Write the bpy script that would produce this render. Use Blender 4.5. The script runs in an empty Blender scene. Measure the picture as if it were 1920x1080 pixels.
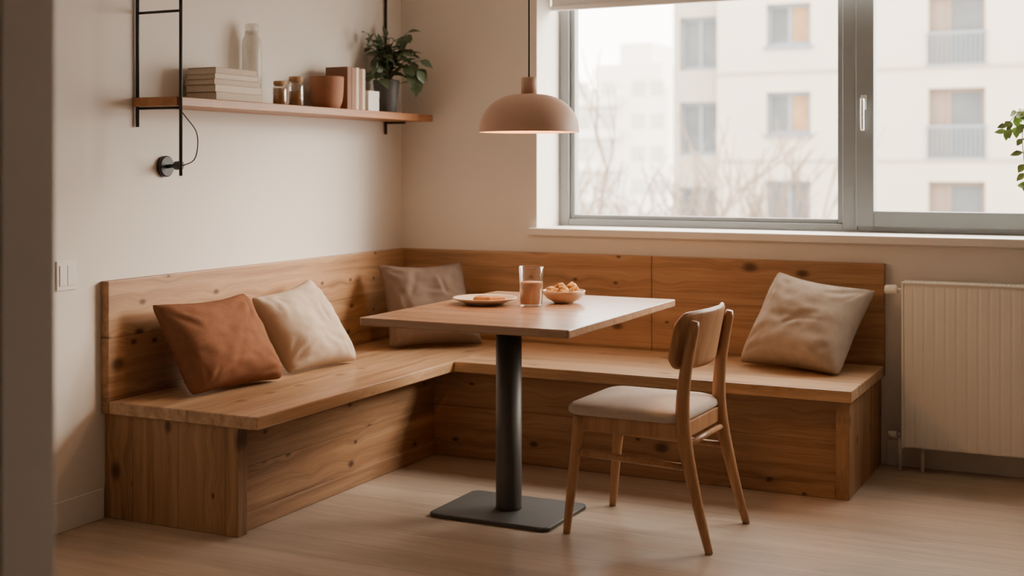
import bpy, bmesh, math, random
from mathutils import Vector, Matrix, noise
random.seed(7)
COL = bpy.context.scene.collection
PI = math.pi

# ------------------------------------------------------------------ materials
def new_mat(name):
    m = bpy.data.materials.new(name); m.use_nodes = True
    nt = m.node_tree
    b = nt.nodes['Principled BSDF']
    return m, nt, b

def plain(name, col, rough=0.6, var=0.06, nscale=8.0, bump=0.0, bscale=200.0, metal=0.0, spec=0.5, bdist=0.002):
    m, nt, b = new_mat(name)
    N, L = nt.nodes, nt.links
    tc = N.new('ShaderNodeTexCoord')
    nz = N.new('ShaderNodeTexNoise'); nz.inputs['Scale'].default_value = nscale; nz.inputs['Detail'].default_value = 4
    L.new(tc.outputs['Object'], nz.inputs['Vector'])
    r = N.new('ShaderNodeValToRGB')
    c = col
    r.color_ramp.elements[0].position = 0.3; r.color_ramp.elements[1].position = 0.7
    r.color_ramp.elements[0].color = (c[0]*(1-var), c[1]*(1-var), c[2]*(1-var), 1)
    r.color_ramp.elements[1].color = (min(1, c[0]*(1+var)), min(1, c[1]*(1+var)), min(1, c[2]*(1+var)), 1)
    L.new(nz.outputs['Fac'], r.inputs['Fac'])
    L.new(r.outputs['Color'], b.inputs['Base Color'])
    b.inputs['Roughness'].default_value = rough
    b.inputs['Metallic'].default_value = metal
    b.inputs['Specular IOR Level'].default_value = spec
    if bump > 0:
        n2 = N.new('ShaderNodeTexNoise'); n2.inputs['Scale'].default_value = bscale; n2.inputs['Detail'].default_value = 4
        L.new(tc.outputs['Object'], n2.inputs['Vector'])
        bp = N.new('ShaderNodeBump'); bp.inputs['Strength'].default_value = bump; bp.inputs['Distance'].default_value = bdist
        L.new(n2.outputs['Fac'], bp.inputs['Height']); L.new(bp.outputs['Normal'], b.inputs['Normal'])
    return m

def wood(name, dark, mid, light, grain='y', across='x', plank=0.0, knots=0.0, rough=0.45, sc=1.0, seam=0.0, pvar=0.12, spec=0.4):
    m, nt, b = new_mat(name)
    N, L = nt.nodes, nt.links
    def math_(op, a, bb=None, clamp=False):
        n = N.new('ShaderNodeMath'); n.operation = op; n.use_clamp = clamp
        for i, v in enumerate((a, bb)):
            if v is None: continue
            if isinstance(v, (int, float)): n.inputs[i].default_value = v
            else: L.new(v, n.inputs[i])
        return n.outputs[0]
    tc = N.new('ShaderNodeTexCoord'); sp = N.new('ShaderNodeSeparateXYZ')
    L.new(tc.outputs['Object'], sp.inputs[0])
    ax = {'x': sp.outputs[0], 'y': sp.outputs[1], 'z': sp.outputs[2]}
    third = [a for a in 'xyz' if a not in (grain, across)][0]
    g, a, t = ax[grain], ax[across], ax[third]
    wn_out = None
    if plank > 0:
        pl = math_('DIVIDE', a, plank)
        idx = math_('FLOOR', pl)
        wn = N.new('ShaderNodeTexWhiteNoise'); wn.noise_dimensions = '1D'
        L.new(idx, wn.inputs['W']); wn_out = wn.outputs['Value']
        g = math_('ADD', g, math_('MULTIPLY', wn_out, 9.0))
    kfac = None
    if knots > 0:
        cb = N.new('ShaderNodeCombineXYZ')
        L.new(math_('MULTIPLY', g, 4.2), cb.inputs[0]); L.new(math_('MULTIPLY', a, 6.8), cb.inputs[1])
        vo = N.new('ShaderNodeTexVoronoi'); vo.voronoi_dimensions = '2D'; vo.inputs['Scale'].default_value = 1.0
        L.new(cb.outputs[0], vo.inputs['Vector'])
        sc_ = N.new('ShaderNodeSeparateColor'); L.new(vo.outputs['Color'], sc_.inputs[0])
        rad = math_('ADD', math_('MULTIPLY', math_('MULTIPLY', sc_.outputs[1], sc_.outputs[1]), 0.135), 0.05)
        dn = math_('DIVIDE', vo.outputs['Distance'], rad)
        mr = N.new('ShaderNodeMapRange'); mr.interpolation_type = 'SMOOTHSTEP'
        L.new(dn, mr.inputs['Value'])
        mr.inputs['From Min'].default_value = 0.25; mr.inputs['From Max'].default_value = 1.4
        mr.inputs['To Min'].default_value = 1.0; mr.inputs['To Max'].default_value = 0.0
        gate = math_('GREATER_THAN', sc_.outputs[0], 0.34)
        kfac = math_('MULTIPLY', mr.outputs[0], gate)
        mr2 = N.new('ShaderNodeMapRange'); mr2.interpolation_type = 'SMOOTHSTEP'
        L.new(vo.outputs['Distance'], mr2.inputs['Value'])
        mr2.inputs['From Min'].default_value = 0.0; mr2.inputs['From Max'].default_value = 0.42
        mr2.inputs['To Min'].default_value = 0.020; mr2.inputs['To Max'].default_value = 0.0
        a = math_('ADD', a, mr2.outputs[0])
    cv = N.new('ShaderNodeCombineXYZ')
    L.new(math_('MULTIPLY', g, 0.9*sc), cv.inputs[0]); L.new(math_('MULTIPLY', a, 20.0*sc), cv.inputs[1]); L.new(math_('MULTIPLY', t, 20.0*sc), cv.inputs[2])
    nz = N.new('ShaderNodeTexNoise'); nz.inputs['Scale'].default_value = 1.3; nz.inputs['Detail'].default_value = 7
    nz.inputs['Roughness'].default_value = 0.66; nz.inputs['Distortion'].default_value = 0.35
    L.new(cv.outputs[0], nz.inputs['Vector'])
    cr = N.new('ShaderNodeValToRGB'); e = cr.color_ramp.elements
    e[0].position = 0.28; e[0].color = (*dark, 1); e[1].position = 0.72; e[1].color = (*light, 1)
    me = e.new(0.5); me.color = (*mid, 1)
    L.new(nz.outputs['Fac'], cr.inputs['Fac'])
    col = cr.outputs['Color']
    cf = N.new('ShaderNodeCombineXYZ')
    L.new(math_('MULTIPLY', g, 6.0), cf.inputs[0]); L.new(math_('MULTIPLY', a, 170.0), cf.inputs[1]); L.new(math_('MULTIPLY', t, 170.0), cf.inputs[2])
    nf = N.new('ShaderNodeTexNoise'); nf.inputs['Scale'].default_value = 1.0; nf.inputs['Detail'].default_value = 2
    L.new(cf.outputs[0], nf.inputs['Vector'])
    val = math_('ADD', math_('MULTIPLY', nf.outputs['Fac'], 0.36), 0.82)
    if wn_out is not None:
        val = math_('MULTIPLY', val, math_('ADD', math_('MULTIPLY', wn_out, 2*pvar), 1-pvar))
        if seam > 0:
            fr = math_('FRACT', pl)
            lt = math_('LESS_THAN', fr, 0.004/plank)
            val = math_('MULTIPLY', val, math_('SUBTRACT', 1.0, math_('MULTIPLY', lt, seam)))
    mx = N.new('ShaderNodeMix'); mx.data_type = 'RGBA'; mx.blend_type = 'MULTIPLY'; mx.inputs[0].default_value = 1.0
    L.new(col, mx.inputs[6]); L.new(val, mx.inputs[7]); col = mx.outputs[2]
    if kfac is not None:
        mk = N.new('ShaderNodeMix'); mk.data_type = 'RGBA'
        L.new(math_('MULTIPLY', kfac, knots), mk.inputs[0]); L.new(col, mk.inputs[6])
        mk.inputs[7].default_value = (dark[0]*0.34, dark[1]*0.28, dark[2]*0.28, 1); col = mk.outputs[2]
    L.new(col, b.inputs['Base Color'])
    b.inputs['Roughness'].default_value = rough
    b.inputs['Specular IOR Level'].default_value = spec
    bp = N.new('ShaderNodeBump'); bp.inputs['Strength'].default_value = 0.12; bp.inputs['Distance'].default_value = 0.002
    L.new(nf.outputs['Fac'], bp.inputs['Height']); L.new(bp.outputs['Normal'], b.inputs['Normal'])
    return m

def glass(name, tint=(1, 1, 1), gloss=0.05, edge=0.35):
    m = bpy.data.materials.new(name); m.use_nodes = True
    nt = m.node_tree; N, L = nt.nodes, nt.links
    N.remove(N['Principled BSDF']); out = N['Material Output']
    tr = N.new('ShaderNodeBsdfTransparent'); tr.inputs[0].default_value = (*tint, 1)
    gl = N.new('ShaderNodeBsdfGlossy'); gl.inputs['Roughness'].default_value = 0.03
    lw = N.new('ShaderNodeLayerWeight'); lw.inputs[0].default_value = 0.25
    ma = N.new('ShaderNodeMath'); ma.operation = 'MULTIPLY_ADD'; ma.inputs[1].default_value = edge; ma.inputs[2].default_value = gloss
    L.new(lw.outputs['Facing'], ma.inputs[0])
    mx = N.new('ShaderNodeMixShader')
    L.new(ma.outputs[0], mx.inputs[0]); L.new(tr.outputs[0], mx.inputs[1]); L.new(gl.outputs[0], mx.inputs[2])
    L.new(mx.outputs[0], out.inputs[0])
    return m

def frosted(name, col, amount):
    """thin frosted glass: part clear, part diffuse"""
    m = bpy.data.materials.new(name); m.use_nodes = True
    nt = m.node_tree; N, L = nt.nodes, nt.links
    b = N['Principled BSDF']; out = N['Material Output']
    b.inputs['Base Color'].default_value = (*col, 1); b.inputs['Roughness'].default_value = .25
    tr = N.new('ShaderNodeBsdfTransparent'); tr.inputs[0].default_value = (.95, .94, .92, 1)
    nz = N.new('ShaderNodeTexNoise'); nz.inputs['Scale'].default_value = 6
    ma = N.new('ShaderNodeMath'); ma.operation = 'MULTIPLY_ADD'; ma.inputs[1].default_value = .15; ma.inputs[2].default_value = amount
    L.new(nz.outputs['Fac'], ma.inputs[0])
    mx = N.new('ShaderNodeMixShader'); L.new(ma.outputs[0], mx.inputs[0]); L.new(tr.outputs[0], mx.inputs[1]); L.new(b.outputs[0], mx.inputs[2])
    L.new(mx.outputs[0], out.inputs[0]); return m

def emit(name, col, s):
    m, nt, b = new_mat(name)
    b.inputs['Base Color'].default_value = (*col, 1)
    b.inputs['Emission Color'].default_value = (*col, 1); b.inputs['Emission Strength'].default_value = s
    return m

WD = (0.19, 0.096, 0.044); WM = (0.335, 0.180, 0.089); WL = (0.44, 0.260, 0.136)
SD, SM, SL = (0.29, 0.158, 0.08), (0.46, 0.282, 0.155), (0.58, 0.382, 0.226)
M = {}
M['wall'] = plain('wall_plaster', (0.76, 0.70, 0.635), 0.9, 0.02, 1.5, 0.05, 90)
M['ceiling'] = plain('ceiling_paint', (0.78, 0.73, 0.67), 0.9, 0.02, 1.5)
M['wallshade'] = plain('wall_plaster_shaded', (0.62, 0.545, 0.475), 0.9, 0.02, 1.5, 0.05, 90)  # shaded copy of the wall plaster: shade of the near partition in the colour
M['walldark'] = plain('wall_dark_low_bounce', (0.16, 0.13, 0.105), 0.9, 0.02, 1.5, 0.05, 90)  # made-up dark tone for the unseen walls, cuts bounced light
M['trimwhite'] = plain('trim_paint', (0.78, 0.73, 0.67), 0.6, 0.02, 3)
M['floor'] = wood('floor_oak', (0.36, 0.26, 0.185), (0.455, 0.342, 0.252), (0.54, 0.42, 0.32), 'x', 'y', 0.19, 0.12, 0.28, 0.6, 0.35, 0.11, .5)
KN = 0.9
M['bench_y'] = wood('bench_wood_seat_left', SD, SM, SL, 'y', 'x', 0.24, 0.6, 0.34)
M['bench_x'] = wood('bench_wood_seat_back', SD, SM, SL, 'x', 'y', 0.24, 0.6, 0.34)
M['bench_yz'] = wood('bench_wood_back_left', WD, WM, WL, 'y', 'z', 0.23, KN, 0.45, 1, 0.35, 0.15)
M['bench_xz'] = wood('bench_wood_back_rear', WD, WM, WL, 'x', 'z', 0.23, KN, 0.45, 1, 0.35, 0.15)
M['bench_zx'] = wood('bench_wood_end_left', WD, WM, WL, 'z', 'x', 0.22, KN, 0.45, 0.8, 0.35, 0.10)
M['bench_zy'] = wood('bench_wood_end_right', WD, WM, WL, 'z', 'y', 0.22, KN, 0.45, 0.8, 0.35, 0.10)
M['shelfwood'] = wood('shelf_wood', (0.24, 0.095, 0.036), (0.35, 0.155, 0.062), (0.43, 0.21, 0.09), 'y', 'x', 0, 0.3)
M['tablewood'] = wood('table_wood', (0.28, 0.152, 0.086), (0.39, 0.23, 0.14), (0.47, 0.295, 0.188), 'x', 'y', 0.15, 0.12, 0.25, 1.0, 0, 0.05, 0.55)
M['chairwood'] = wood('chair_wood', (0.27, 0.125, 0.058), (0.41, 0.21, 0.102), (0.49, 0.27, 0.138), 'z', 'y', 0, 0, 0.36, 1.2)
M['black'] = plain('black_metal', (0.022, 0.021, 0.02), 0.5, 0.1, 10, 0, 0, 0.2)
M['darkmetal'] = plain('charcoal_metal', (0.075, 0.07, 0.063), 0.5, 0.08, 12, 0.05, 400, 0.2)
M['frame'] = plain('window_frame_grey', (0.23, 0.245, 0.255), 0.5, 0.03, 5)
M['pane'] = glass('window_glass', (0.98, 0.98, 0.97), 0.02, 0.08)
M['steel'] = plain('satin_steel', (0.75, 0.74, 0.72), 0.35, 0.03, 10, 0, 0, 0.6)
M['blind'] = plain('blind_fabric', (0.72, 0.69, 0.65), 0.9, 0.03, 30, 0.1, 500)
M['radiator'] = plain('radiator_enamel', (0.88, 0.835, 0.74), 0.4, 0.01, 2)
M['terracotta'] = plain('terracotta_lamp', (0.60, 0.38, 0.275), 0.55, 0.03, 6, 0.05, 120)
M['shadein'] = plain('lamp_inside', (0.85, 0.55, 0.33), 0.6, 0.03, 6)
M['bulb'] = emit('bulb_glow', (1.0, 0.6, 0.28), 24.0)
M['rust'] = plain('rust_cushion_cloth', (0.205, 0.094, 0.054), 1.0, 0.10, 25, 0.22, 140, 0, 0.0, .003)
M['beige'] = plain('beige_cushion_cloth', (0.50, 0.395, 0.305), 1.0, 0.06, 25, 0.22, 140, 0, 0.0, .003)
M['brown'] = plain('brown_cushion_cloth', (0.185, 0.130, 0.10), 1.0, 0.06, 25, 0.22, 140, 0, 0.0, .003)
M['taupe'] = plain('taupe_cushion_cloth', (0.37, 0.29, 0.225), 1.0, 0.07, 25, 0.22, 140, 0, 0.0, .003)
M['seatcloth'] = plain('seat_cloth', (0.52, 0.425, 0.35), 0.95, 0.05, 40, 0.4, 400, 0, 0.1)
M['clearglass'] = glass('clear_glass', (0.97, 0.96, 0.94), 0.06, 0.5)
M['milkglass'] = frosted('pale_bottle_glass', (0.80, 0.77, 0.72), 0.28)
M['coffee'] = plain('milk_coffee', (0.50, 0.275, 0.15), 0.35, 0.05, 15)
M['ceramic'] = plain('cream_ceramic', (0.66, 0.54, 0.43), 0.35, 0.04, 12)
M['bowlc'] = plain('tan_ceramic', (0.54, 0.37, 0.25), 0.4, 0.06, 12)
M['snack'] = plain('golden_snack', (0.64, 0.39, 0.15), 0.8, 0.3, 60, 0.8, 120)
M['caramel'] = plain('caramel_fruit', (0.56, 0.25, 0.08), 0.4, 0.3, 40)
M['herb'] = plain('herb_green', (0.13, 0.16, 0.04), 0.6, 0.2, 40)
M['leafdark'] = plain('dark_leaf', (0.065, 0.098, 0.046), 0.4, 0.4, 18)
M['leaflight'] = plain('light_leaf', (0.25, 0.38, 0.11), 0.5, 0.25, 18)
M['stem'] = plain('plant_stem', (0.07, 0.08, 0.03), 0.6, 0.2, 30)
M['potgrey'] = plain('grey_pot_glaze', (0.07, 0.07, 0.07), 0.5, 0.1, 20)
M['potred'] = plain('terracotta_pot_clay', (0.30, 0.125, 0.062), 0.75, 0.08, 15, 0.2, 100)
M['soil'] = plain('potting_soil', (0.05, 0.035, 0.025), 1, 0.3, 60)
M['paper'] = plain('book_pages', (0.66, 0.58, 0.47), 0.9, 0.08, 90)
M['coverA'] = plain('cover_cream', (0.60, 0.50, 0.39), 0.7, 0.04, 12)
M['coverB'] = plain('cover_sand', (0.50, 0.39, 0.29), 0.7, 0.04, 12)
M['coverC'] = plain('cover_brown', (0.22, 0.10, 0.055), 0.7, 0.06, 12)
M['coverD'] = plain('cover_tan', (0.27, 0.135, 0.075), 0.7, 0.06, 12)
M['whitebox'] = plain('white_card', (0.76, 0.72, 0.67), 0.7, 0.03, 12)
M['cork'] = plain('cork_lid', (0.42, 0.24, 0.12), 0.85, 0.2, 80)
M['spice'] = plain('brown_spice', (0.40, 0.19, 0.075), 0.9, 0.2, 90)
M['switch'] = plain('switch_plastic', (0.74, 0.685, 0.62), 0.4, 0.02, 10)
M['facade'] = plain('cream_render', (0.42, 0.37, 0.305), 0.9, 0.03, 0.6)
M['facade2'] = plain('pale_render', (0.31, 0.27, 0.225), 0.9, 0.04, 0.5)
M['loggia'] = plain('brown_loggia', (0.18, 0.135, 0.105), 0.9, 0.05, 0.6)
M['far'] = plain('far_white_hazed', (0.62, 0.585, 0.54), 0.9, 0.03, 0.3)  # white render brightened, distance haze painted into the colour
M['farwin'] = plain('far_window_hazed', (0.42, 0.39, 0.36), 0.5, 0.08, 0.4)  # window tone paled by the same painted haze
M['extframe'] = plain('outside_frame_bluegrey', (0.15, 0.17, 0.19), 0.6, 0.04, 2)
M['extpane'] = plain('outside_pane', (0.095, 0.10, 0.105), 0.3, 0.2, 0.8, 0, 0, 0, .2)
M['amber'] = plain('amber_curtain', (0.25, 0.145, 0.07), 0.8, 0.15, 2)
M['bark'] = plain('pale_bark', (0.19, 0.14, 0.105), 0.9, 0.15, 3)
M['ground'] = plain('street_ground', (0.35, 0.32, 0.29), 0.95, 0.1, 0.3)

# ------------------------------------------------------------------ helpers
def wm(o):
    m = o.matrix_basis.copy()
    while o.parent:
        o = o.parent; m = o.matrix_basis @ m
    return m

def tagp(o, label=None, cat=None, group=None, kind=None):
    if label: o['label'] = label
    if cat: o['category'] = cat
    if group: o['group'] = group
    if kind: o['kind'] = kind
    return o

def thing(name, label, cat, loc, rz=0.0, group=None):
    o = bpy.data.objects.new(name, None); COL.objects.link(o)
    o.empty_display_size = 0.1
    o.location = loc; o.rotation_euler = (0, 0, rz)
    return tagp(o, label, cat, group)

def build(name, bm, mat, parent=None, loc=None, local=False, label=None):
    """link bm as one mesh; vertices are world coordinates unless local"""
    if parent is not None and not local:
        bm.transform(wm(parent).inverted())
    elif parent is None and loc is not None and not local:
        bm.transform(Matrix.Translation(-Vector(loc)))
    bmesh.ops.recalc_face_normals(bm, faces=bm.faces)
    me = bpy.data.meshes.new(name); bm.to_mesh(me); bm.free()
    me.materials.append(mat)
    o = bpy.data.objects.new(name, me); COL.objects.link(o)
    if parent is not None: o.parent = parent
    elif loc is not None: o.location = loc
    if label: o['label'] = label
    return o

def struct(name, bm, mat):
    o = build(name, bm, mat); o['kind'] = 'structure'; return o

def B(): return bmesh.new()

def box(bm, x0, x1, y0, y1, z0, z1, b=0.0, seg=2):
    r = bmesh.ops.create_cube(bm, size=1.0)
    vs = r['verts']
    for v in vs:
        v.co = Vector(((x0+x1)/2 + v.co.x*(x1-x0), (y0+y1)/2 + v.co.y*(y1-y0), (z0+z1)/2 + v.co.z*(z1-z0)))
    if b > 0:
        es = list({e for v in vs for e in v.link_edges})
        bmesh.ops.bevel(bm, geom=es, offset=b, segments=seg, affect='EDGES', profile=0.5)
    return bm

def lathe(bm, prof, c, seg=40):
    rings = []
    for r, z in prof:
        if r < 1e-6:
            rings.append([bm.verts.new((c[0], c[1], c[2]+z))])
        else:
            rings.append([bm.verts.new((c[0]+r*math.cos(2*PI*i/seg), c[1]+r*math.sin(2*PI*i/seg), c[2]+z)) for i in range(seg)])
    for A, Bq in zip(rings[:-1], rings[1:]):
        for i in range(seg):
            j = (i+1) % seg
            if len(A) == 1 and len(Bq) == 1: continue
            if len(A) == 1: f = bm.faces.new((A[0], Bq[i], Bq[j]))
            elif len(Bq) == 1: f = bm.faces.new((A[i], A[j], Bq[0]))
            else: f = bm.faces.new((A[i], A[j], Bq[j], Bq[i]))
            f.smooth = True
    return bm

def tube(bm, pts, rad, seg=12, caps=True):
    pts = [Vector(p) for p in pts]
    if isinstance(rad, (int, float)): rad = [rad]*len(pts)
    rings = []; up = None
    for i, p in enumerate(pts):
        d = (pts[min(i+1, len(pts)-1)] - pts[max(i-1, 0)]).normalized()
        if up is None:
            up = Vector((0, 0, 1)) if abs(d.z) < 0.9 else Vector((1, 0, 0))
        s = d.cross(up).normalized(); up = s.cross(d).normalized()
        rings.append([bm.verts.new(p + s*rad[i]*math.cos(2*PI*k/seg) + up*rad[i]*math.sin(2*PI*k/seg)) for k in range(seg)])
    for A, Bq in zip(rings[:-1], rings[1:]):
        for k in range(seg):
            j = (k+1) % seg
            f = bm.faces.new((A[k], A[j], Bq[j], Bq[k])); f.smooth = True
    if caps:
        bm.faces.new(rings[0]); bm.faces.new(rings[-1][::-1])
    return bm

def spline(pts, n=8):
    P = [Vector(p) for p in pts]; out = []
    for i in range(len(P)-1):
        p0 = P[max(i-1, 0)]; p1 = P[i]; p2 = P[i+1]; p3 = P[min(i+2, len(P)-1)]
        for k in range(n):
            t = k/n
            out.append(0.5*((2*p1) + (p2-p0)*t + (2*p0-5*p1+4*p2-p3)*t*t + (3*p1-p0-3*p2+p3)*t**3))
    out.append(P[-1]); return out

def rstack(bm, rings, seg=8, smooth=True):
    """stacked rounded rectangles (cx,cy,hx,hy,r,z)"""
    R = []
    for cx, cy, hx, hy, r, z in rings:
        ring = []
        for q, (sx, sy) in enumerate(((1, 1), (-1, 1), (-1, -1), (1, -1))):
            for k in range(seg+1):
                a = PI/2*q + PI/2*k/seg
                ring.append(bm.verts.new((cx+sx*(hx-r)+r*math.cos(a), cy+sy*(hy-r)+r*math.sin(a), z)))
        R.append(ring)
    n = len(R[0])
    for A, Bq in zip(R[:-1], R[1:]):
        for i in range(n):
            j = (i+1) % n
            f = bm.faces.new((A[i], A[j], Bq[j], Bq[i])); f.smooth = smooth
    bm.faces.new(R[0][::-1]); f = bm.faces.new(R[-1]); f.smooth = smooth
    return bm

def two_sided(bm, front, back, n, m):
    F = [[bm.verts.new(front(-1+2*i/n, -1+2*j/m)) for j in range(m+1)] for i in range(n+1)]
    K = [[bm.verts.new(back(-1+2*i/n, -1+2*j/m)) for j in range(m+1)] for i in range(n+1)]
    for i in range(n):
        for j in range(m):
            for G in (F, K):
                f = bm.faces.new((G[i][j], G[i+1][j], G[i+1][j+1], G[i][j+1])); f.smooth = True
    for i in range(n):
        for j in (0, m):
            f = bm.faces.new((F[i][j], F[i+1][j], K[i+1][j], K[i][j])); f.smooth = True
    for j in range(m):
        for i in (0, n):
            f = bm.faces.new((F[i][j], F[i][j+1], K[i][j+1], K[i][j])); f.smooth = True
    bmesh.ops.remove_doubles(bm, verts=bm.verts, dist=1e-5)
    return bm

def holes_xz(bm, x0, x1, z0, z1, y0, y1, holes):
    xs = sorted({x0, x1, *[h[0] for h in holes], *[h[1] for h in holes]})
    zs = sorted({z0, z1, *[h[2] for h in holes], *[h[3] for h in holes]})
    for a, b in zip(xs[:-1], xs[1:]):
        for c, d in zip(zs[:-1], zs[1:]):
            mx, mz = (a+b)/2, (c+d)/2
            if any(h[0] < mx < h[1] and h[2] < mz < h[3] for h in holes): continue
            box(bm, a, b, y0, y1, c, d)
    bmesh.ops.remove_doubles(bm, verts=bm.verts, dist=1e-5)
    return bm

def leaf(bm, base, d, nrm, L, Wd, droop=0.2):
    d = Vector(d).normalized(); nrm = Vector(nrm); s = d.cross(nrm).normalized(); nrm = s.cross(d).normalized()
    prof = [0.0, 0.62, 0.98, 0.88, 0.5, 0.0]; rows = []
    for i, w in enumerate(prof):
        t = i/(len(prof)-1)
        c = Vector(base) + d*L*t - nrm*droop*L*t*t
        rows.append([bm.verts.new(c + s*Wd*0.5*w*q + nrm*(0.12*Wd*abs(q)*w)) for q in (-1, 0, 1)])
    for A, Bq in zip(rows[:-1], rows[1:]):
        for k in range(2):
            f = bm.faces.new((A[k], A[k+1], Bq[k+1], Bq[k])); f.smooth = True

# ------------------------------------------------------------------ the room
XR, YR, ZC = 4.9, -7.2, 2.65
WX0, WX1, WZ0, WZ1, WD_ = 0.807, 3.95, 0.998, 2.45, 0.40
struct('floor', box(B(), -0.2, XR+0.2, YR-0.2, 0.4, -0.12, 0.0), M['floor'])
struct('ceiling', box(B(), -0.2, XR+0.2, YR-0.2, 0.4, ZC, ZC+0.2), M['ceiling'])
struct('wall_left', box(B(), -0.2, 0.0, YR-0.2, 0.4, 0, ZC), M['wall'])
bm = B(); holes_xz(bm, 0.0, XR, 0, ZC, 0.0, WD_, [(WX0, WX1, WZ0, WZ1)])
struct('wall_back', bm, M['wall'])
struct('wall_right', box(B(), XR, XR+0.2, YR-0.2, 0.4, 0, ZC), M['walldark'])
struct('wall_rear', box(B(), 0.0, XR, YR-0.2, YR, 0, ZC), M['walldark'])
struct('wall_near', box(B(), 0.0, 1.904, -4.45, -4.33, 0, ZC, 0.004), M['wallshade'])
struct('baseboard_left', box(B(), 0.0, 0.014, -4.33, -2.235, 0, 0.115, 0.003), M['trimwhite'])
struct('baseboard_back', box(B(), 2.56, XR, -0.014, 0.0, 0, 0.115, 0.003), M['trimwhite'])
struct('trim_1', box(B(), WX0-0.035, WX1+0.035, -0.035, 0.30, WZ0, 1.035, 0.004), M['trimwhite'])

# window
win = thing('window_1', None, None, (2.0, 0.3, 1.035)); win['kind'] = 'structure'
FY0, FY1 = 0.28, 0.36
bm = B()
box(bm, WX0, 0.862, FY0, FY1, 1.035, WZ1, 0.004); box(bm, 2.30, 2.372, FY0, FY1, 1.035, WZ1, 0.004)
box(bm, WX1-0.06, WX1, FY0, FY1, 1.035, WZ1, 0.004)
box(bm, 0.862, 2.30, FY0+0.001, FY1, 1.035, 1.072, 0.004); box(bm, 2.372, WX1-0.06, FY0+0.001, FY1, 1.035, 1.072, 0.004)
box(bm, 0.862, 2.30, FY0+0.001, FY1, WZ1-0.06, WZ1, 0.004); box(bm, 2.372, WX1-0.06, FY0+0.001, FY1, WZ1-0.06, WZ1, 0.004)
build('frame', bm, M['frame'], win)
def sash(x0, x1, z0, z1, w, wb, y0, y1):
    bm = B()
    box(bm, x0, x0+w, y0, y1, z0, z1, 0.004); box(bm, x1-w, x1, y0, y1, z0, z1, 0.004)
    box(bm, x0+w, x1-w, y0+0.001, y1, z0, z0+wb, 0.004); box(bm, x0+w, x1-w, y0+0.001, y1, z1-w, z1, 0.004)
    s = build('sash', bm, M['frame'], win)
    build('pane', box(B(), x0+w, x1-w, (y0+y1)/2-0.004, (y0+y1)/2+0.004, z0+wb, z1-w), M['pane'], s)
    return s
sash(0.862, 2.30, 1.072, WZ1-0.06, 0.028, 0.022, FY0+0.02, FY1-0.005)
s2 = sash(2.366, WX1-0.055, 1.062, WZ1-0.055, 0.085, 0.075, FY0-0.018, FY1-0.02)
bm = B()
box(bm, 2.392, 2.418, FY0-0.026, FY0-0.018, 1.62, 1.69, 0.003)
tube(bm, [(2.405, FY0-0.024, 1.665), (2.405, FY0-0.06, 1.665)], 0.008)
tube(bm, spline([(2.405, FY0-0.058, 1.672), (2.405, FY0-0.06, 1.60), (2.405, FY0-0.056, 1.52)], 5), 0.009)
build('handle', bm, M['steel'], s2, label='satin silver window handle')

# roller blind
rb = thing('roller_blind', 'white roller blind pulled down a little at the top of the window', 'blind', (2.3, 0.17, 2.18))
build('fabric', box(B(), 0.815, 3.94, 0.168, 0.171, 2.19, 2.41), M['blind'], rb)
build('bottom_bar', box(B(), 0.812, 3.943, 0.160, 0.180, 2.165, 2.192, 0.004), M['trimwhite'], rb)
build('roller', tube(B(), [(0.81, 0.17, 2.418), (3.948, 0.17, 2.418)], 0.03, 20), M['trimwhite'], rb)

# ------------------------------------------------------------------ corner bench
bn = thing('corner_bench', 'L-shaped knotty wood corner bench with tall backrest along both walls', 'bench', (0.8, -0.8, 0.0))
SZ0, SZ1 = 0.402, 0.45
SX = 0.740
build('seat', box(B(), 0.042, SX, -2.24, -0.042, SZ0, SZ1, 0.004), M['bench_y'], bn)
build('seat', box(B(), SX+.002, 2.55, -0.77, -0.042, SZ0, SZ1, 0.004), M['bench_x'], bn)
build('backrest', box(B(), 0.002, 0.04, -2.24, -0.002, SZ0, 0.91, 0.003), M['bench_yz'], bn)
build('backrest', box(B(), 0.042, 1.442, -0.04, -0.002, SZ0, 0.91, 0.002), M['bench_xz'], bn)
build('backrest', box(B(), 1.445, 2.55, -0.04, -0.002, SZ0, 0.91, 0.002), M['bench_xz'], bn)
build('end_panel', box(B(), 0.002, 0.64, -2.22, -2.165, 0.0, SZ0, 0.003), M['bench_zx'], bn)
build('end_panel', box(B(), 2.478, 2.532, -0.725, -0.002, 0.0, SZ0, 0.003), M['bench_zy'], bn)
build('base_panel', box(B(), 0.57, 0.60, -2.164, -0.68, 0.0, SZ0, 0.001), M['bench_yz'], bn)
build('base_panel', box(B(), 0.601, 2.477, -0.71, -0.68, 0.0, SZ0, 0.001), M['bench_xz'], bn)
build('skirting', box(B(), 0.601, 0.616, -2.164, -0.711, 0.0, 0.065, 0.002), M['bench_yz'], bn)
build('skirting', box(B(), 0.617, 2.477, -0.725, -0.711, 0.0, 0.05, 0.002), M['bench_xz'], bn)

# ------------------------------------------------------------------ cushions
def sstep(a, b, x):
    t = min(1, max(0, (x-a)/(b-a))); return t*t*(3-2*t)

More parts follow.
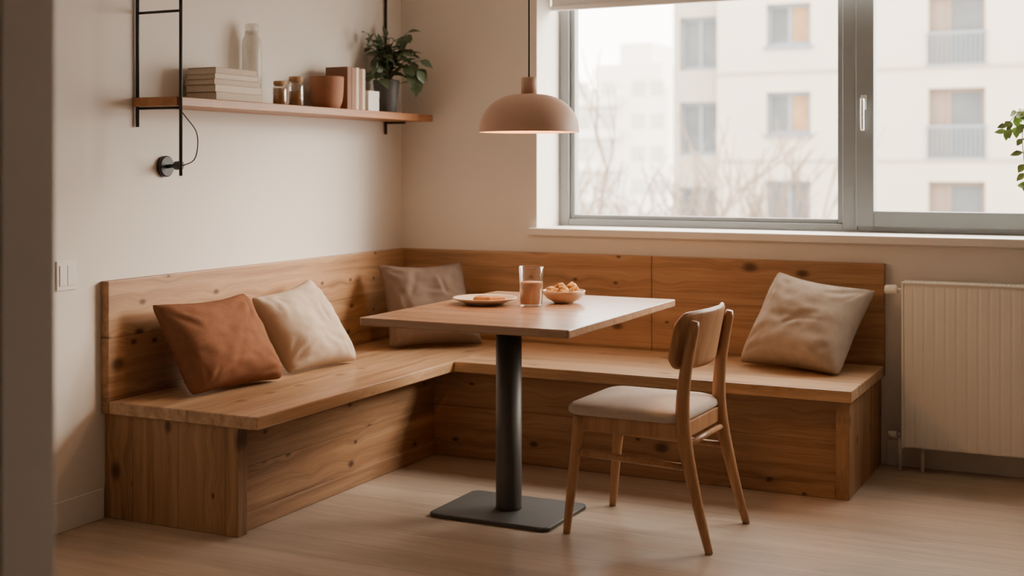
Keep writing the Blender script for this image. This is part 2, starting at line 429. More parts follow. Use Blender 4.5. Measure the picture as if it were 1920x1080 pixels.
def cushion(label, mat, bl, br, tr, tl, T, seed, sag=0.10):
    bl, br, tr, tl = map(Vector, (bl, br, tr, tl))
    ctr = (bl+br+tr+tl)/4
    nrm = (br-bl).cross(tl-bl).normalized()
    rr_ = random.Random(int(seed*10))
    folds = []
    for cx, cy in ((-1, -1), (1, -1), (1, 1), (-1, 1)):
        for k in range(3):
            a = math.atan2(-cy, -cx)+(-.5, .05, .55)[k]+rr_.uniform(-.12, .12)
            folds.append((cx*.93, cy*.93, math.cos(a), math.sin(a), rr_.uniform(.5, .95), rr_.uniform(.004, .008), rr_.uniform(.045, .08)))
    for k in range(5):
        a = rr_.uniform(0, PI); folds.append((rr_.uniform(-.7, .6), rr_.uniform(-.8, .2), math.cos(a), math.sin(a), rr_.uniform(.5, .9), rr_.uniform(.003, .006), rr_.uniform(.05, .09)))
    def base(s, t):
        pull = sag*(1.25 if t > 0 else .75)
        s2 = s*(1-sag*.8*(1-abs(t)**2.0)*abs(s)**1.5); t2 = t*(1-pull*(1-abs(s)**2.0)*abs(t)**1.5)
        k = 1-.035*(abs(s)*abs(t))**8
        u, v = (s2*k+1)/2, (t2*k+1)/2
        return bl*(1-u)*(1-v)+br*u*(1-v)+tr*u*v+tl*(1-u)*v
    def thick(s, t):
        a = max(0, 1-abs(s)**3.0)*max(0, 1-abs(t)**3.0)
        return T*a**0.46*(1-.16*t)
    def wr(s, t, side):
        e = max(abs(s), abs(t))
        w = noise.noise(Vector((s*1.9+seed, t*1.9+side*5, seed*1.7)))*0.012
        w += noise.noise(Vector((s*4.5+seed, t*4.5+side*5, seed*2.7)))*0.004
        for fx, fy, dx, dy, ln, am, wd in folds:
            q = (s-fx)*dx+(t-fy)*dy; p = -(s-fx)*dy+(t-fy)*dx+.08*math.sin(q*4+seed)
            env = sstep(0, .15, q)*(1-sstep(ln*.5, ln, q))
            w += -am*env*math.exp(-(p/wd)**2)+am*.55*env*math.exp(-((p-wd*1.7)/(wd*1.2))**2)
        return w*(1-e**10)
    def clampz(p):
        if p.z < 0.4525: p.z = 0.4525
        return p
    def front(s, t): return clampz(base(s, t)+nrm*(thick(s, t)+wr(s, t, 1)))
    def back(s, t): return clampz(base(s, t)-nrm*(thick(s, t)*0.72+wr(s, t, 2)*0.4))
    loc = Vector((ctr.x, ctr.y, 0.4525))
    o = build('cushion', two_sided(B(), front, back, 72, 72), mat, None, loc)
    tagp(o, label, 'cushion')
    return o
cushion('rust brown square cushion nearest the bench end by the light switch', M['rust'],
        (0.27, -2.03, .455), (0.35, -1.555, .455), (0.125, -1.52, .81), (0.125, -2.105, .815), 0.114, 1.3)
cushion('light beige cushion leaning beside the rust brown cushion', M['beige'],
        (0.295, -1.43, .455), (0.36, -1.0, .455), (0.125, -1.04, .835), (0.135, -1.492, .785), 0.106, 4.1)
cushion('dark brown cushion set diagonally in the corner of the bench', M['brown'],
        (0.285, -0.60, .455), (0.64, -0.27, .455), (0.43, -0.12, .86), (0.12, -0.445, .855), 0.108, 7.7, .13)
cushion('taupe cushion tilted alone at the radiator end of the bench', M['taupe'],
        (1.95, -0.28, .455), (2.43, -0.44, .455), (2.535, -0.125, .80), (2.09, -0.12, .87), 0.120, 9.2)

# ------------------------------------------------------------------ table
TZ = 0.79
tb = thing('pedestal_table', 'wooden rectangular dining table on a single charcoal metal pedestal', 'table', (1.41, -1.42, 0))
TX0, TX1, TY0, TY1 = 0.985, 1.830, -1.95, -0.815
tcx, tcy, thx, thy = (TX0+TX1)/2, (TY0+TY1)/2, (TX1-TX0)/2, (TY1-TY0)/2
build('tabletop', rstack(B(), [(tcx, tcy, thx-.004, thy-.004, .008, TZ-.03), (tcx, tcy, thx, thy, .01, TZ-.026), (tcx, tcy, thx, thy, .01, TZ-.003), (tcx, tcy, thx-.003, thy-.003, .008, TZ)], smooth=False), M['tablewood'], tb)
PX, PY = 1.37, -1.475
build('pole', lathe(B(), [(0, .012), (.052, .012), (.0505, .03), (.0505, TZ-.045), (0, TZ-.045)], (PX, PY, 0), 48), M['darkmetal'], tb)
build('base_plate', rstack(B(), [(PX, PY, .252, .194, .032, 0), (PX, PY, .255, .197, .034, .003), (PX, PY, .255, .197, .034, .013), (PX, PY, .251, .193, .032, .016)], smooth=False), M['darkmetal'], tb)
build('mounting_plate', rstack(B(), [(PX, PY, .2, .2, .02, TZ-.046), (PX, PY, .2, .2, .02, TZ-.0305)], smooth=False), M['darkmetal'], tb)

# ------------------------------------------------------------------ chair (local: faces -x)
ch = thing('dining_chair', 'wooden dining chair with curved backrest and pale upholstered seat', 'chair', (1.966, -1.432, 0), math.radians(-1.5))
for sy in (-1, 1):
    build('leg', tube(B(), spline([(-.272, sy*.216, 0), (-.250, sy*.206, .22), (-.226, sy*.196, .434)], 5), [.0135+.0115*i/10 for i in range(11)], 16), M['chairwood'], ch, local=True)
    pts = spline([(.276, sy*.216, 0), (.222, sy*.210, .20), (.176, sy*.203, .42), (.180, sy*.199, .60), (.218, sy*.194, .805)], 6)
    n = len(pts)
    rad = [(.0135+.0130*min(1, i/(n*.45))) if i < n*.5 else .0265-.009*(i-n*.5)/(n*.5) for i in range(n)]
    rad[-1] *= .7
    build('leg', tube(B(), pts, rad, 16), M['chairwood'], ch, local=True)
    build('stretcher', tube(B(), [(-.240, sy*.202, .300), (.200, sy*.207, .290)], .0125, 10), M['chairwood'], ch, local=True)
build('stretcher', tube(B(), [(-.234, -.198, .375), (-.234, .198, .375)], .0105, 10), M['chairwood'], ch, local=True)
build('stretcher', tube(B(), [(.186, -.204, .365), (.186, .204, .365)], .0105, 10), M['chairwood'], ch, local=True)
bm = B()
box(bm, -.24, .18, -.212, -.186, .384, .440, .004); box(bm, -.24, .18, .186, .212, .384, .440, .004)
box(bm, -.24, -.214, -.186, .186, .384, .440, .004); box(bm, .154, .18, -.186, .186, .384, .440, .004)
build('seat_frame', bm, M['chairwood'], ch, local=True)
rg = []
for ins, z in ((.02, .438), (.006, .441), (0, .449), (0, .460), (.004, .470), (.014, .478), (.035, .485), (.075, .491), (.13, .4945), (.17, .4955)):
    rg.append((-.052, 0, .230-ins, .230-ins, max(.012, .065-ins*.3), z))
build('seat', rstack(B(), rg), M['seatcloth'], ch, local=True)
# backrest: broad curved panel, ends wrap forwards, corners rounded
def br_f(s, t, o):
    e = abs(s)
    hh = .108*(1-0.08*e**2)*(1 if e < .80 else math.sqrt(max(0, 1-((e-.80)/.205)**2*.75)))
    z = .732 + t*hh
    y = s*.238
    x = .124 + .064*(1-e**2.2) + (z-.62)*.19
    r = 1 if e < .999 and abs(t) < .999 else .3
    return Vector((x+o*.0105*r, y, z))
build('backrest', two_sided(B(), lambda s, t: br_f(s, t, 1), lambda s, t: br_f(s, t, -1), 48, 16), M['chairwood'], ch, local=True)

# ------------------------------------------------------------------ pendant lamp
LX, LY = 1.415, -1.385
pl = thing('pendant_lamp', 'terracotta dome pendant lamp hanging on a cord above the table', 'lamp', (LX, LY, 1.485))
Rr, H = .198, .150
prof = [(.028, 1.640), (.034, 1.636)]
for i in range(1, 15):
    a = PI/2*(1-i/14)
    prof.append((.034+(Rr-.034)*math.cos(a)**0.92 if i < 14 else Rr, 1.485+.006+(H-.006)*math.sin(a)))
prof = prof + [(Rr+.001, 1.485)]
build('shade', lathe(B(), prof, (LX, LY, 0), 64), M['terracotta'], pl)
inner = [(Rr+.001, 1.485), (Rr-.004, 1.485)]
for i in range(1, 13):
    a = PI/2*i/12
    inner.append((max(0, (Rr-.006)*math.cos(a)), 1.487+(H-.012)*math.sin(a)))
build('shade_lining', lathe(B(), inner, (LX, LY, 0), 64), M['shadein'], pl)
build('cap', lathe(B(), [(0, 1.636), (.031, 1.636), (.031, 1.698), (.027, 1.702), (0, 1.702)], (LX, LY, 0), 32), M['terracotta'], pl)
build('cord', tube(B(), [(LX, LY, 1.70), (LX, LY, ZC-.03)], .0035, 8), M['black'], pl)
build('ceiling_rose', lathe(B(), [(0, ZC-.03), (.05, ZC-.03), (.055, ZC-.005), (.055, ZC), (0, ZC)], (LX, LY, 0), 32), M['terracotta'], pl)
build('bulb', lathe(B(), [(0, 1.535), (.018, 1.54), (.026, 1.555), (.024, 1.572), (.014, 1.59), (.012, 1.62), (0, 1.62)], (LX, LY, 0), 24), M['bulb'], pl)

# ------------------------------------------------------------------ tableware
T0 = TZ+0.0005
pc = (1.19, -1.33, T0)
tagp(build('plate', lathe(B(), [(0, 0), (.075, 0), (.08, .004), (.128, .022), (.132, .025), (.130, .028), (.122, .024), (.08, .010), (0, .008)], pc, 56), M['ceramic'], None, pc),
     'shallow cream plate with orange brown fruit slices on the table', 'plate')
for i, (dx, dy, rz, lab) in enumerate(((.0, -.02, .4, 'orange brown fruit slice lying nearest the plate centre'), (.062, -.005, 1.0, 'orange brown fruit slice on the plate edge nearest the glass'))):
    bm = B(); n = 10
    fr = []; c0 = Vector((pc[0]+dx, pc[1]+dy, T0+.0105))
    for k in range(n+1):
        a = rz+PI*k/n; fr.append((math.cos(a)*.042, math.sin(a)*.042*.8))
    lo = [bm.verts.new(c0+Vector((x, y, 0))) for x, y in fr]; hi = [bm.verts.new(c0+Vector((x*.9, y*.9, .017+.006*math.sin(PI*k/n)))) for k, (x, y) in enumerate(fr)]
    bm.faces.new(lo[::-1]); bm.faces.new(hi)
    for k in range(n+1): bm.faces.new((lo[k], lo[(k+1) % (n+1)], hi[(k+1) % (n+1)], hi[k]))
    bmesh.ops.bevel(bm, geom=bm.edges[:], offset=.002, segments=2, affect='EDGES')
    tagp(build('fruit_slice', bm, M['caramel'], None, c0), lab, 'fruit slice', 'fruit slices on the cream plate')
bm = B()
for a in (0.3, 1.2, 2.2): leaf(bm, (pc[0]-.01, pc[1]+.035, T0+.013), (math.cos(a), math.sin(a), .25), (0, 0, 1), .035, .014, .1)
tagp(build('herb_sprig', bm, M['herb'], None, (pc[0]-.01, pc[1]+.035, T0+.0105)), 'small green herb sprig on the cream plate', 'herb')

gc = (1.393, -1.318, T0)
g = thing('drinking_glass', 'straight clear tumbler half full of milky brown coffee', 'glass', gc)
build('tumbler', lathe(B(), [(0, 0), (.044, 0), (.046, .004), (.0515, .156), (.0505, .158), (.0490, .156), (.0438, .010), (0, .009)], gc, 48), M['clearglass'], g)
build('drink', lathe(B(), [(0, .0095), (.0434, .0105), (.0464, .094), (.0464, .097), (0, .097)], gc, 48), M['coffee'], g, label='milky brown coffee')

bc = (1.462, -1.150, T0)
tagp(build('bowl', lathe(B(), [(0, 0), (.038, 0), (.042, .004), (.068, .018), (.084, .036), (.089, .050), (.087, .052), (.084, .049), (.078, .037), (.062, .022), (.038, .012), (0, .010)], bc, 48), M['bowlc'], None, bc),
     'small tan bowl heaped with golden snacks beside the tumbler', 'bowl')
rs = random.Random(3)
pos = [(.0, .0, .060)] + [(.034*math.cos(k*PI/3), .034*math.sin(k*PI/3), .052) for k in range(6)] + [(.062*math.cos(k*PI/4.5+.3), .062*math.sin(k*PI/4.5+.3), .046) for k in range(9)] + [(.025, .02, .076), (-.025, .012, .074), (.004, -.028, .073), (-.045, -.02, .062), (.048, -.005, .062)]
for px, py, pz in pos:
    bm = B(); bmesh.ops.create_icosphere(bm, subdivisions=3, radius=.016)
    sd = Vector((rs.random()*9, rs.random()*9, rs.random()*9))
    st = Vector((rs.uniform(.7, 1.5), rs.uniform(.7, 1.4), rs.uniform(.55, 1.0)))
    for v in bm.verts:
        k = 1+.75*noise.noise(v.co*70+sd)+.35*noise.noise(v.co*170+sd)
        v.co = Vector((v.co.x*st.x, v.co.y*st.y, v.co.z*st.z))*k
    for f in bm.faces: f.smooth = True
    bm.transform(Matrix.Rotation(rs.uniform(0, 6), 4, 'Z') @ Matrix.Rotation(rs.uniform(-.6, .6), 4, 'X'))
    c0 = Vector((bc[0]+px, bc[1]+py, T0+pz-.006))
    bm.transform(Matrix.Translation(c0))
    tagp(build('snack_piece', bm, M['snack'], None, c0), 'golden crunchy snack piece heaped in the small tan bowl', 'snack', 'golden snacks in the bowl')

# ------------------------------------------------------------------ wall shelf
sh = thing('wall_shelf', 'long wooden wall shelf hung on slim black metal ladder rails', 'shelf', (0, -1.05, 1.585))
SB0, SB1 = 1.586, 1.622
build('shelf_board', box(B(), 0.003, 0.222, -2.07, -0.05, SB0, SB1, .003), M['shelfwood'], sh)
LYn = -2.05
build('rail', tube(B(), [(.011, LYn, 1.506), (.011, LYn, 2.32)], .0075, 10), M['black'], sh)
build('rail', tube(B(), [(.230, LYn, 1.313), (.230, LYn, 2.32)], .0068, 10), M['black'], sh)
build('rail', tube(B(), [(.011, -.18, 1.519), (.011, -.18, 2.32)], .0075, 10), M['black'], sh)
for z in (1.957, 2.30, 1.579):
    build('rung', tube(B(), [(.011, LYn, z), (.230, LYn, z)], .0055, 10), M['black'], sh)
build('rung', tube(B(), [(.011, -.18, 1.579), (.13, -.18, 1.579)], .0065, 10), M['black'], sh, label='short black support arm')

# wall-mounted swivel
wl = thing('wall_lamp_mount', 'black round wall mount with cable hanging under the shelf', 'wall mount', (0, -1.885, 1.35))
build('wall_plate', tube(B(), [(.001, -1.885, 1.35), (.018, -1.885, 1.35), (.022, -1.885, 1.35)], [.043, .043, .039], 32), M['black'], wl)
build('arm', tube(B(), [(.022, -1.885, 1.35), (.066, -1.885, 1.353)], .008, 12), M['black'], wl)
build('knob', tube(B(), [(.060, -1.885, 1.353), (.064, -1.885, 1.353), (.092, -1.885, 1.355), (.096, -1.885, 1.355)], [.014, .018, .018, .014], 20), M['black'], wl)
build('cable', tube(B(), spline([(.196, -2.03, 1.5845), (.212, -2.0, 1.545), (.205, -1.93, 1.49), (.188, -1.90, 1.43), (.158, -1.888, 1.375), (.095, -1.885, 1.352)], 8), .0025, 8), M['black'], wl)

S0 = SB1+.0005
# lying books
yb, xb = -1.47, .185
z = S0
specs = [(.034, .165, .31, 'coverB', 'thick sand coloured book at the bottom of the lying stack'),
         (.030, .160, .305, 'coverA', 'cream book second from the bottom of the lying stack'),
         (.024, .158, .30, 'coverB', 'sand coloured book in the middle of the lying stack'),
         (.022, .155, .285, 'coverA', 'thin cream book second from the top of the lying stack'),
         (.026, .150, .27, 'coverB', 'smallest sand coloured book topping the lying stack')]
def book_flat(x1, y1, z0, th, dx, ly, cov, label, grp):
    x0, y0, z1 = x1-dx, y1-ly, z0+th
    t = thing('book', label, 'book', ((x0+x1)/2, (y0+y1)/2, z0), 0, grp)
    bm = B()
    box(bm, x0, x1, y0, y1, z0, z0+.0028, .001, 1); box(bm, x0, x1, y0, y1, z1-.0028, z1, .001, 1); box(bm, x1-.003, x1, y0, y1, z0+.0027, z1-.0027)
    build('cover', bm, M[cov], t)
    build('pages', box(B(), x0+.004, x1-.0032, y0+.004, y1-.004, z0+.003, z1-.003), M['paper'], t)
for i, (th, dx, ly, cov, lab) in enumerate(specs):
    book_flat(xb-.004*i, yb-.006*i, z, th, dx, ly, cov, lab, 'books lying in a stack on the shelf'); z += th+.0004
# standing books
def book_up(y0, th, x0, x1, h, cov, label):
    t = thing('book', label, 'book', ((x0+x1)/2, y0+th/2, S0), 0, 'books standing on the shelf')
    bm = B(); y1 = y0+th
    box(bm, x0, x1, y0, y0+.0028, S0, S0+h, .001, 1); box(bm, x0, x1, y1-.0028, y1, S0, S0+h, .001, 1); box(bm, x1-.003, x1, y0+.0027, y1-.0027, S0, S0+h)
    build('cover', bm, M[cov], t)
    build('pages', box(B(), x0+.004, x1-.0032, y0+.003, y1-.003, S0+.003, S0+h-.004), M['paper'], t)
y = -.80
for th, h, cov, lab in ((.038, .206, 'coverC', 'brown book standing right behind the terracotta pot'), (.036, .203, 'coverD', 'reddish tan standing book next to the brown book'),
                        (.028, .206, 'coverA', 'tallest cream standing book between two tan books'), (.026, .200, 'coverD', 'slim tan standing book second from the white box'), (.028, .203, 'coverA', 'cream standing book closest to the white box')):
    book_up(y, th, .052, .178, h, cov, lab); y += th+.0006

# bottle
bo = (.062, -1.385, S0)
bt = thing('glass_bottle', 'tall pale glass bottle with stopper behind the lying books', 'bottle', bo)
build('body', lathe(B(), [(0, 0), (.040, 0), (.044, .005), (.044, .255), (.042, .285), (.034, .300), (.031, .31), (.031, .325), (.028, .325), (.028, .31), (.039, .285), (.041, .25), (.041, .008), (0, .006)], bo, 40), M['milkglass'], bt)
build('stopper', lathe(B(), [(0, .312), (.026, .312), (.027, .326), (.030, .330), (.030, .352), (.026, .357), (0, .357)], bo, 32), M['milkglass'], bt)
# jars
def jar(c, r, h, fill, label):
    t = thing('spice_jar', label, 'jar', c)
    build('glass', lathe(B(), [(0, 0), (r*.92, 0), (r, .005), (r, h*.72), (r*.86, h*.80), (r*.86, h*.84), (r*.80, h*.84), (r*.80, h*.80), (r*.94, h*.72), (r*.94, .006), (0, .004)], c, 36), M['clearglass'], t)
    build('contents', lathe(B(), [(0, .005), (r*.92, .007), (r*.92, h*fill), (0, h*fill+.002)], c, 36), M['spice'], t, label='brown ground spice')
    build('lid', lathe(B(), [(0, h*.79), (r*.78, h*.79), (r*.78, h*.845), (r*.9, h*.845), (r*.9, h*.985), (r*.84, h), (0, h)], c, 36), M['cork'], t, label='cork lid')
jar((.14, -1.286, S0), .032, .108, .70, 'shorter brown filled spice jar next to the lying books')
jar((.14, -1.164, S0), .036, .135, .50, 'taller clear spice jar half filled, beside the shorter jar')
# terracotta pot
pp = (.125, -.895, S0)
tagp(build('clay_pot', lathe(B(), [(0, 0), (.052, 0), (.062, .005), (.073, .035), (.078, .075), (.0805, .148), (.079, .152), (.075, .149), (.073, .075), (.067, .038), (.048, .012), (0, .010)], pp, 48), M['potred'], None, pp),
     'empty round terracotta pot on the shelf in front of the brown book', 'pot')
# white box
def cardbox(y0, y1, x0, x1, h, mat, label):
    t = thing('card_box', label, 'box', ((x0+x1)/2, (y0+y1)/2, S0))
    build('base', box(B(), x0+.001, x1-.001, y0+.001, y1-.001, S0, S0+h*.68, .001), M[mat], t)
    build('lid', box(B(), x0, x1, y0, y1, S0+h*.68, S0+h, .002), M[mat], t)
cardbox(-.628, -.528, .095, .188, .10, 'whitebox', 'small white card box between the standing books and the plant')
# plant
ppx, ppy = .115, -.345
pt = thing('potted_plant', 'dark leaved potted plant in a charcoal pot at the shelf end', 'plant', (ppx, ppy, S0))
build('pot', lathe(B(), [(0, 0), (.050, 0), (.053, .004), (.068, .160), (.068, .168), (.062, .168), (.060, .150), (0, .148)], (ppx, ppy, S0), 40), M['potgrey'], pt)
build('soil', lathe(B(), [(0, .1485), (.0595, .1495), (0, .156)], (ppx, ppy, S0), 24), M['soil'], pt)
rs = random.Random(11)
bs = B(); bl = B()
for i in range(44):
    az = rs.uniform(0, 2*PI); el = rs.uniform(.15, 1.25) if i < 20 else rs.uniform(.7, 1.4); ln = rs.uniform(.10, .22) if i < 20 else rs.uniform(.17, .29)
    d = Vector((math.cos(az)*math.cos(el), math.sin(az)*math.cos(el), math.sin(el)))
    if d.x < 0: d.x *= .35
    p0 = Vector((ppx+rs.uniform(-.02, .02), ppy+rs.uniform(-.02, .02), S0+.15))
    p1 = p0+Vector((d.x*.4, d.y*.4, max(d.z, .5)))*ln*.6
    p2 = p0+d*ln+Vector((0, 0, -.03*ln/.2 if el < .6 else 0))
    if p2.x < .07: p2.x = .07
    if p2.y > -.10: p2.y = -.10
    if p2.z < S0+.1: p2.z = S0+.1
    pts = spline([p0, p1, p2], 5)
    tube(bs, pts, .0022, 6)
    for k, t in enumerate((5, 7, 9, 10)):
        if k < 3 and rs.random() < .35: continue
        b0 = pts[t]
        dd = Vector((d.x+rs.uniform(-.7, .7), d.y+rs.uniform(-.7, .7), rs.uniform(-.35, .55)))
        L_ = rs.uniform(.055, .088)
        if b0.x+dd.normalized().x*L_ < .03: dd.x = abs(dd.x)
        if b0.y+dd.normalized().y*L_ > -.03: dd.y = -abs(dd.y)
        leaf(bl, b0, dd, (rs.uniform(-.3, .5), rs.uniform(-.6, .2), 1), L_, L_*.62, rs.uniform(.1, .4))
for (dx, dy, dz) in ((.15, .05, .03), (.155, .02, .0), (.13, .10, .08), (.16, .04, .07), (.15, .08, .12)):
    p0 = Vector((ppx, ppy, S0+.15)); p2 = p0+Vector((dx, dy, dz)); pts = spline([p0, p0+Vector((dx*.5, dy*.5, .09)), p2], 5)
    tube(bs, pts, .0022, 6)
    for t in (6, 8, 10): leaf(bl, pts[t], (rs.uniform(.2, .8), rs.uniform(-.4, .3), rs.uniform(-.9, -.2)), (.4, -.6, .6), .078, .05, .25)
build('stems', bs, M['stem'], pt); build('foliage', bl, M['leafdark'], pt)

# switch
sw = thing('light_switch', 'cream double rocker light switch on the wall left of the bench', 'switch', (0, -2.417, .945))
build('plate', box(B(), .0005, .006, -2.466, -2.368, .89, 1.0, .002), M['switch'], sw)
for a in (-2.454, -2.4155):
    build('rocker', box(B(), .006, .009, a, a+.0365, .907, .983, .0015), M['switch'], sw)

# ------------------------------------------------------------------ radiator
rd = thing('radiator', 'cream ribbed panel radiator on the wall under the window', 'radiator', (3.2, -.09, 0.10))
RX0, RX1, RZ0, RZ1, RY0, RY1 = 2.640, 3.76, .105, .842, -.130, -.045
bm = B()
prof = []
x = RX0+.012
step = .045
while x+step < RX1-.01:
    prof += [(x, RY0+.0013), (x+.006, RY0), (x+step-.012, RY0), (x+step-.006, RY0+.0013)]
    x += step
ve = [(px, py, RZ0+.012) for px, py in prof]
lo = [bm.verts.new(v) for v in ve]; hi = [bm.verts.new((v[0], v[1], RZ1-.02)) for v in ve]
for i in range(len(lo)-1): bm.faces.new((lo[i], lo[i+1], hi[i+1], hi[i]))
box(bm, RX0+.012, RX1-.012, RY0+.0034, RY0+.02, RZ0+.005, RZ1-.012, .002)
box(bm, RX0+.012, RX1-.012, RY1-.014, RY1, RZ0+.005, RZ1-.012, .002)
build('panel', bm, M['radiator'], rd)
for a, b in ((RX0, RX0+.011), (RX1-.011, RX1)):
    build('side_cover', box(B(), a, b, RY0-.001, RY1+.001, RZ0, RZ1-.004, .003), M['radiator'], rd)
bm = B()
box(bm, RX0, RX1, RY0-.001, RY0+.012, RZ1-.012, RZ1, .003); box(bm, RX0, RX1, RY1-.012, RY1+.001, RZ1-.012, RZ1, .003)
x = RX0+.004
while x < RX1-.01:
    box(bm, x, x+.006, RY0+.010, RY1-.010, RZ1-.010, RZ1-.003); x += .018
build('top_grille', bm, M['radiator'], rd)
build('valve', tube(B(), [(RX0+.004, -.088, .80), (RX0-.028, -.088, .80)], .011, 16), M['steel'], rd)
build('thermostat_knob', tube(B(), [(RX0-.024, -.088, .80), (RX0-.03, -.088, .80), (RX0-.072, -.088, .80), (RX0-.078, -.088, .80)], [.018, .023, .021, .016], 24), M['radiator'], rd)
build('valve', tube(B(), [(RX0+.004, -.088, .155), (RX0-.03, -.088, .155)], .011, 16), M['steel'], rd)
build('thermostat_knob', tube(B(), [(RX0-.026, -.088, .155), (RX0-.062, -.088, .155)], [.016, .014], 20), M['radiator'], rd)
for px in (RX0-.012, RX0+.085):
    build('pipe', tube(B(), [(px, -.088, 0.0), (px, -.088, .15 if px < RX0 else .112)], .008, 14), M['radiator'], rd)
for px in (RX0+.2, RX1-.2):
    build('bracket', box(B(), px, px+.03, RY1, -.001, .25, .72), M['radiator'], rd)

# trailing plant on the sill at right
tpx, tpy = 3.36, .13
tp = thing('trailing_plant', 'light green trailing plant on the sill at the right of the window', 'plant', (tpx, tpy, 1.0355))
build('pot', lathe(B(), [(0, 0), (.055, 0), (.075, .13), (.075, .14), (.068, .14), (.066, .125), (0, .122)], (tpx, tpy, 1.0355), 36), M['potred'], tp)
bs, bl = B(), B()
rs = random.Random(5)
for pts in (((tpx, tpy, 1.16), (tpx-.06, tpy-.06, 1.48), (tpx-.19, tpy-.14, 1.60), (tpx-.275, tpy-.2, 1.545), (tpx-.285, tpy-.21, 1.50)),
            ((tpx, tpy, 1.16), (tpx-.04, tpy-.06, 1.50), (tpx-.15, tpy-.16, 1.62), (tpx-.22, tpy-.22, 1.52), (tpx-.215, tpy-.24, 1.36), (tpx-.20, tpy-.25, 1.27)),
            ((tpx, tpy, 1.16), (tpx-.02, tpy-.04, 1.45), (tpx-.12, tpy-.1, 1.59), (tpx-.25, tpy-.15, 1.585)),
            ((tpx, tpy, 1.16), (tpx-.03, tpy-.05, 1.42), (tpx-.14, tpy-.13, 1.54), (tpx-.25, tpy-.19, 1.52)),
            ((tpx, tpy, 1.16), (tpx+.04, tpy-.06, 1.45), (tpx+.12, tpy-.1, 1.55), (tpx+.18, tpy-.15, 1.45))):
    sp = spline(pts, 6); tube(bs, sp, .002, 6)
    for k in range(10, len(sp), 2):
        for q in (-1, 1):
            leaf(bl, sp[k], (rs.uniform(-.6, .4)+q*.3, rs.uniform(-.5, .2), rs.uniform(-1, .1)), (0, -1, .5), rs.uniform(.035, .058), rs.uniform(.024, .036), .2)
build('stems', bs, M['stem'], tp); build('foliage', bl, M['leaflight'], tp)

# ------------------------------------------------------------------ outside
struct('ground', box(B(), -70, 40, 4, 130, -8.3, -8.0), M['ground'])
ab = thing('apartment_building', 'cream rendered apartment building with grey framed windows outside', 'building', (-3, 36, -8))
FYb = 36.0
holesL = []; holesR = []; holesR2 = []
for n in range(-3, 3):
    o = 2.93*n
    holesL.append((-7.49, -6.01, 2.405+o, 3.81+o)); holesR.append((-2.32, -.62, 1.55+o, 3.80+o)); holesR2.append((2.8, 4.4, 1.55+o, 3.80+o))
bm = B(); holes_xz(bm, -9.17, 8.0, -8, 12.5, FYb, FYb+.4, holesL+holesR+holesR2)
build('wall', bm, M['facade'], ab)
holesA = [(-10.66, -9.25, 4.66+2.93*n, 6.49+2.93*n) for n in range(-4, 2)]
bm = B(); holes_xz(bm, -10.9, -9.17, -8, 11.2, FYb+.5, FYb+.9, holesA)
build('wall', bm, M['facade2'], ab)
build('wall', box(B(), -10.8, 7.9, FYb+2.0, FYb+2.3, -8, 11), M['loggia'], ab)
for z in (4.42+2.93, 4.42, 4.42-2.93, 4.42-5.86, 10.2):
    build('cornice_band', box(B(), -9.2, 8.0, FYb-.05, FYb, z, z+.10), M['facade2'], ab)
def ext_window(h, kind):
    x0, x1, z0, z1 = h
    yy = FYb+.22 if kind != 'annex' else FYb+.70
    bm = B(); w = .13
    box(bm, x0, x0+w, yy, yy+.1, z0, z1); box(bm, x1-w, x1, yy, yy+.1, z0, z1); box(bm, x0+w, x1-w, yy, yy+.1, z0, z0+w); box(bm, x0+w, x1-w, yy, yy+.1, z1-w, z1)
    xm = (x0+x1)/2 if kind != 'door' else x0+(x1-x0)*.36
    box(bm, xm-.06, xm+.06, yy, yy+.1, z0+w, z1-w)
    f = build('window', bm, M['extframe'] if kind != 'door' else M['loggia'], ab)
    build('pane', box(B(), x0+w, xm-.06, yy+.04, yy+.06, z0+w, z1-w), M['extpane'] if kind != 'door' else M['loggia'], f)
    build('pane', box(B(), xm+.06, x1-w, yy+.04, yy+.06, z0+w, z1-w), M['amber'] if kind == 'amber' else M['extpane'], f)
    if kind == 'door':
        bm = B(); zt = z0+1.0
        box(bm, x0-.05, x1+.05, FYb-.09, FYb-.02, zt, zt+.09); box(bm, x0-.05, x1+.05, FYb-.08, FYb-.03, z0+.02, z0+.09)
        for k in range(13):
            xx = x0+(x1-x0)*k/12; box(bm, xx-.03, xx+.03, FYb-.075, FYb-.035, z0+.1, zt)
        build('railing', bm, M['extframe'], ab)
    elif kind == 'amber':
        build('window_sill', box(B(), x0-.08, x1+.08, FYb-.1, FYb+.22, z0-.10, z0-.001), M['extframe'], ab)
for h in holesL: ext_window(h, 'amber' if h[2] > 1 else 'annex0')
for h in holesR+holesR2: ext_window(h, 'door')
for h in holesA: ext_window(h, 'annex')

fb = thing('distant_apartment_block', 'hazy white stepped apartment block far off behind the bare trees', 'building', (-33, 92, -8))
bm = B()
box(bm, -38.5, -29.5, 90, 98, -8, 7.6); box(bm, -36.0, -30.4, 91, 98, 7.6, 9.6); box(bm, -34.4, -31.6, 92, 97, 9.6, 11.4)
build('wall', bm, M['far'], fb)
for k in range(6):
    z = 6.2-2.6*k
    build('balcony', box(B(), -38.0, -33.4, 88.9, 90, z, z+.75), M['far'], fb)
    for xw in (-37.4, -35.2, -32.6, -31.0):
        build('window', box(B(), xw, xw+1.1, 89.95, 90.05, z+.8, z+1.95), M['farwin'], fb)

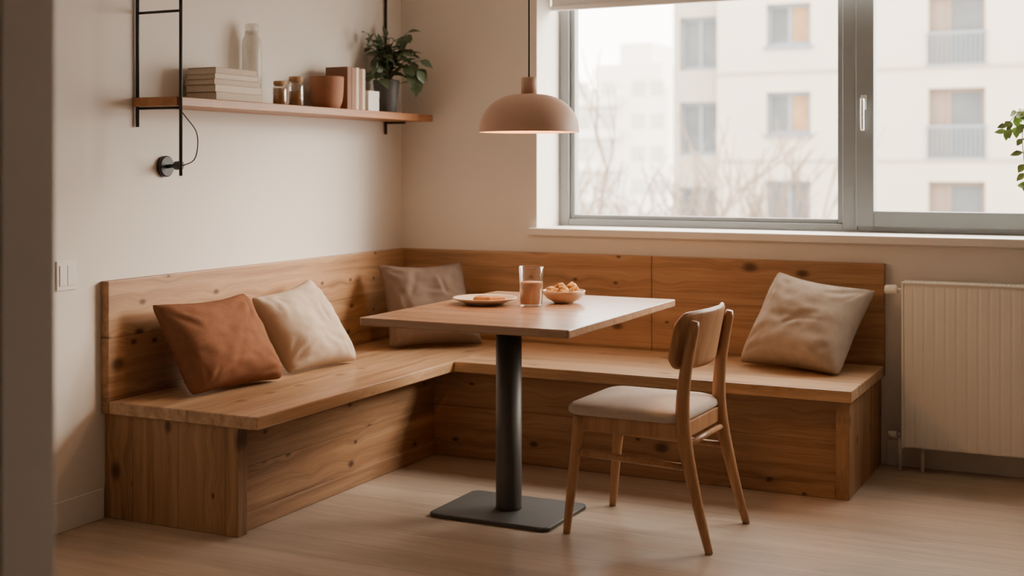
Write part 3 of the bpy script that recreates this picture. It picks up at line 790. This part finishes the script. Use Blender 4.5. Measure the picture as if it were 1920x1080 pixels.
def bare_tree(base, h, seed, label):
    rt = random.Random(seed)
    t = thing('bare_tree', label, 'tree', base)
    bt_, bb = B(), B()
    def grow(p, d, L, r, lvl):
        d = d.normalized()
        q = p+d*L*.5+Vector((rt.uniform(-.08, .08), rt.uniform(-.08, .08), 0))*L
        e = p+d*L
        tube(bt_ if lvl == 0 else bb, [p, q, e], [r, r*.85, r*.68], 7 if lvl < 2 else 4, caps=False)
        if lvl >= 5: return
        n = 3
        for i in range(n+(1 if lvl == 0 else 0)):
            a = rt.uniform(0, 2*PI); sp = rt.uniform(.28, .75)
            side = Vector((math.cos(a), math.sin(a), 0))
            nd = d*math.cos(sp)+side*math.sin(sp)+Vector((0, 0, .2))
            st = e if i < 2 else p+d*L*rt.uniform(.55, .95)
            grow(st, nd, L*rt.uniform(.60, .82), r*.62, lvl+1)
    grow(Vector(base), Vector((rt.uniform(-.05, .05), rt.uniform(-.05, .05), 1)), h*.30, .155, 0)
    build('trunk', bt_, M['bark'], t); build('branches', bb, M['bark'], t)
bare_tree((-5.35, 17, -8), 12.4, 2, 'bare tree outside in front of the distant white block')
bare_tree((-5.77, 22.5, -8), 11.2, 5, 'bare twiggy tree outside below the narrow grey annex of the building')
bare_tree((-6.15, 28, -8), 11.0, 9, 'bare tree outside in front of the cream building wall')

# ------------------------------------------------------------------ light
w = bpy.data.worlds.new('World'); bpy.context.scene.world = w; w.use_nodes = True
nt = w.node_tree; bg = nt.nodes['Background']
tc = nt.nodes.new('ShaderNodeTexCoord'); sp = nt.nodes.new('ShaderNodeSeparateXYZ'); rp = nt.nodes.new('ShaderNodeValToRGB')
nt.links.new(tc.outputs['Generated'], sp.inputs[0]); nt.links.new(sp.outputs[2], rp.inputs[0])
rp.color_ramp.elements[0].color = (1.0, .91, .81, 1); rp.color_ramp.elements[1].color = (1.0, .95, .89, 1)
nt.links.new(rp.outputs[0], bg.inputs[0]); bg.inputs[1].default_value = 15.0

def light(name, kind, loc, rot, energy, col, **kw):
    d = bpy.data.lights.new(name, kind); d.energy = energy; d.color = col
    for k, v in kw.items(): setattr(d, k, v)
    o = bpy.data.objects.new(name, d); COL.objects.link(o); o.location = loc; o.rotation_euler = rot
    return o
# low hazy sun slanting through the window on to the left wall
s = light('hazy_sun', 'SUN', (12, 10, 8), (0, 0, 0), 10.0, (1, .88, .74), angle=math.radians(34))
s.rotation_euler = Vector((-.74, -.60, -.42)).to_track_quat('-Z', 'Y').to_euler()
p1 = light('window_portal', 'AREA', ((WX0+WX1)/2, .42, (1.035+WZ1)/2), (-PI/2, 0, 0), 1, (1, 1, 1), shape='RECTANGLE', size=WX1-WX0, size_y=WZ1-1.035)
p1.data.cycles.is_portal = True
light('pendant_glow', 'POINT', (LX, LY, 1.512), (0, 0, 0), 10.0, (1, .60, .30), shadow_soft_size=.02)

# ------------------------------------------------------------------ camera
cd = bpy.data.cameras.new('camera'); cam = bpy.data.objects.new('camera', cd); COL.objects.link(cam)
cam.location = (3.573, -5.963, 1.35); cam.rotation_euler = (PI/2, 0, math.radians(26.0))
cd.sensor_width = 36; cd.lens = 45.0; cd.shift_y = -228/1920; cd.clip_start = .05; cd.clip_end = 500
cd.dof.use_dof = True; cd.dof.focus_distance = 5.0; cd.dof.aperture_fstop = 1.9
bpy.context.scene.camera = cam
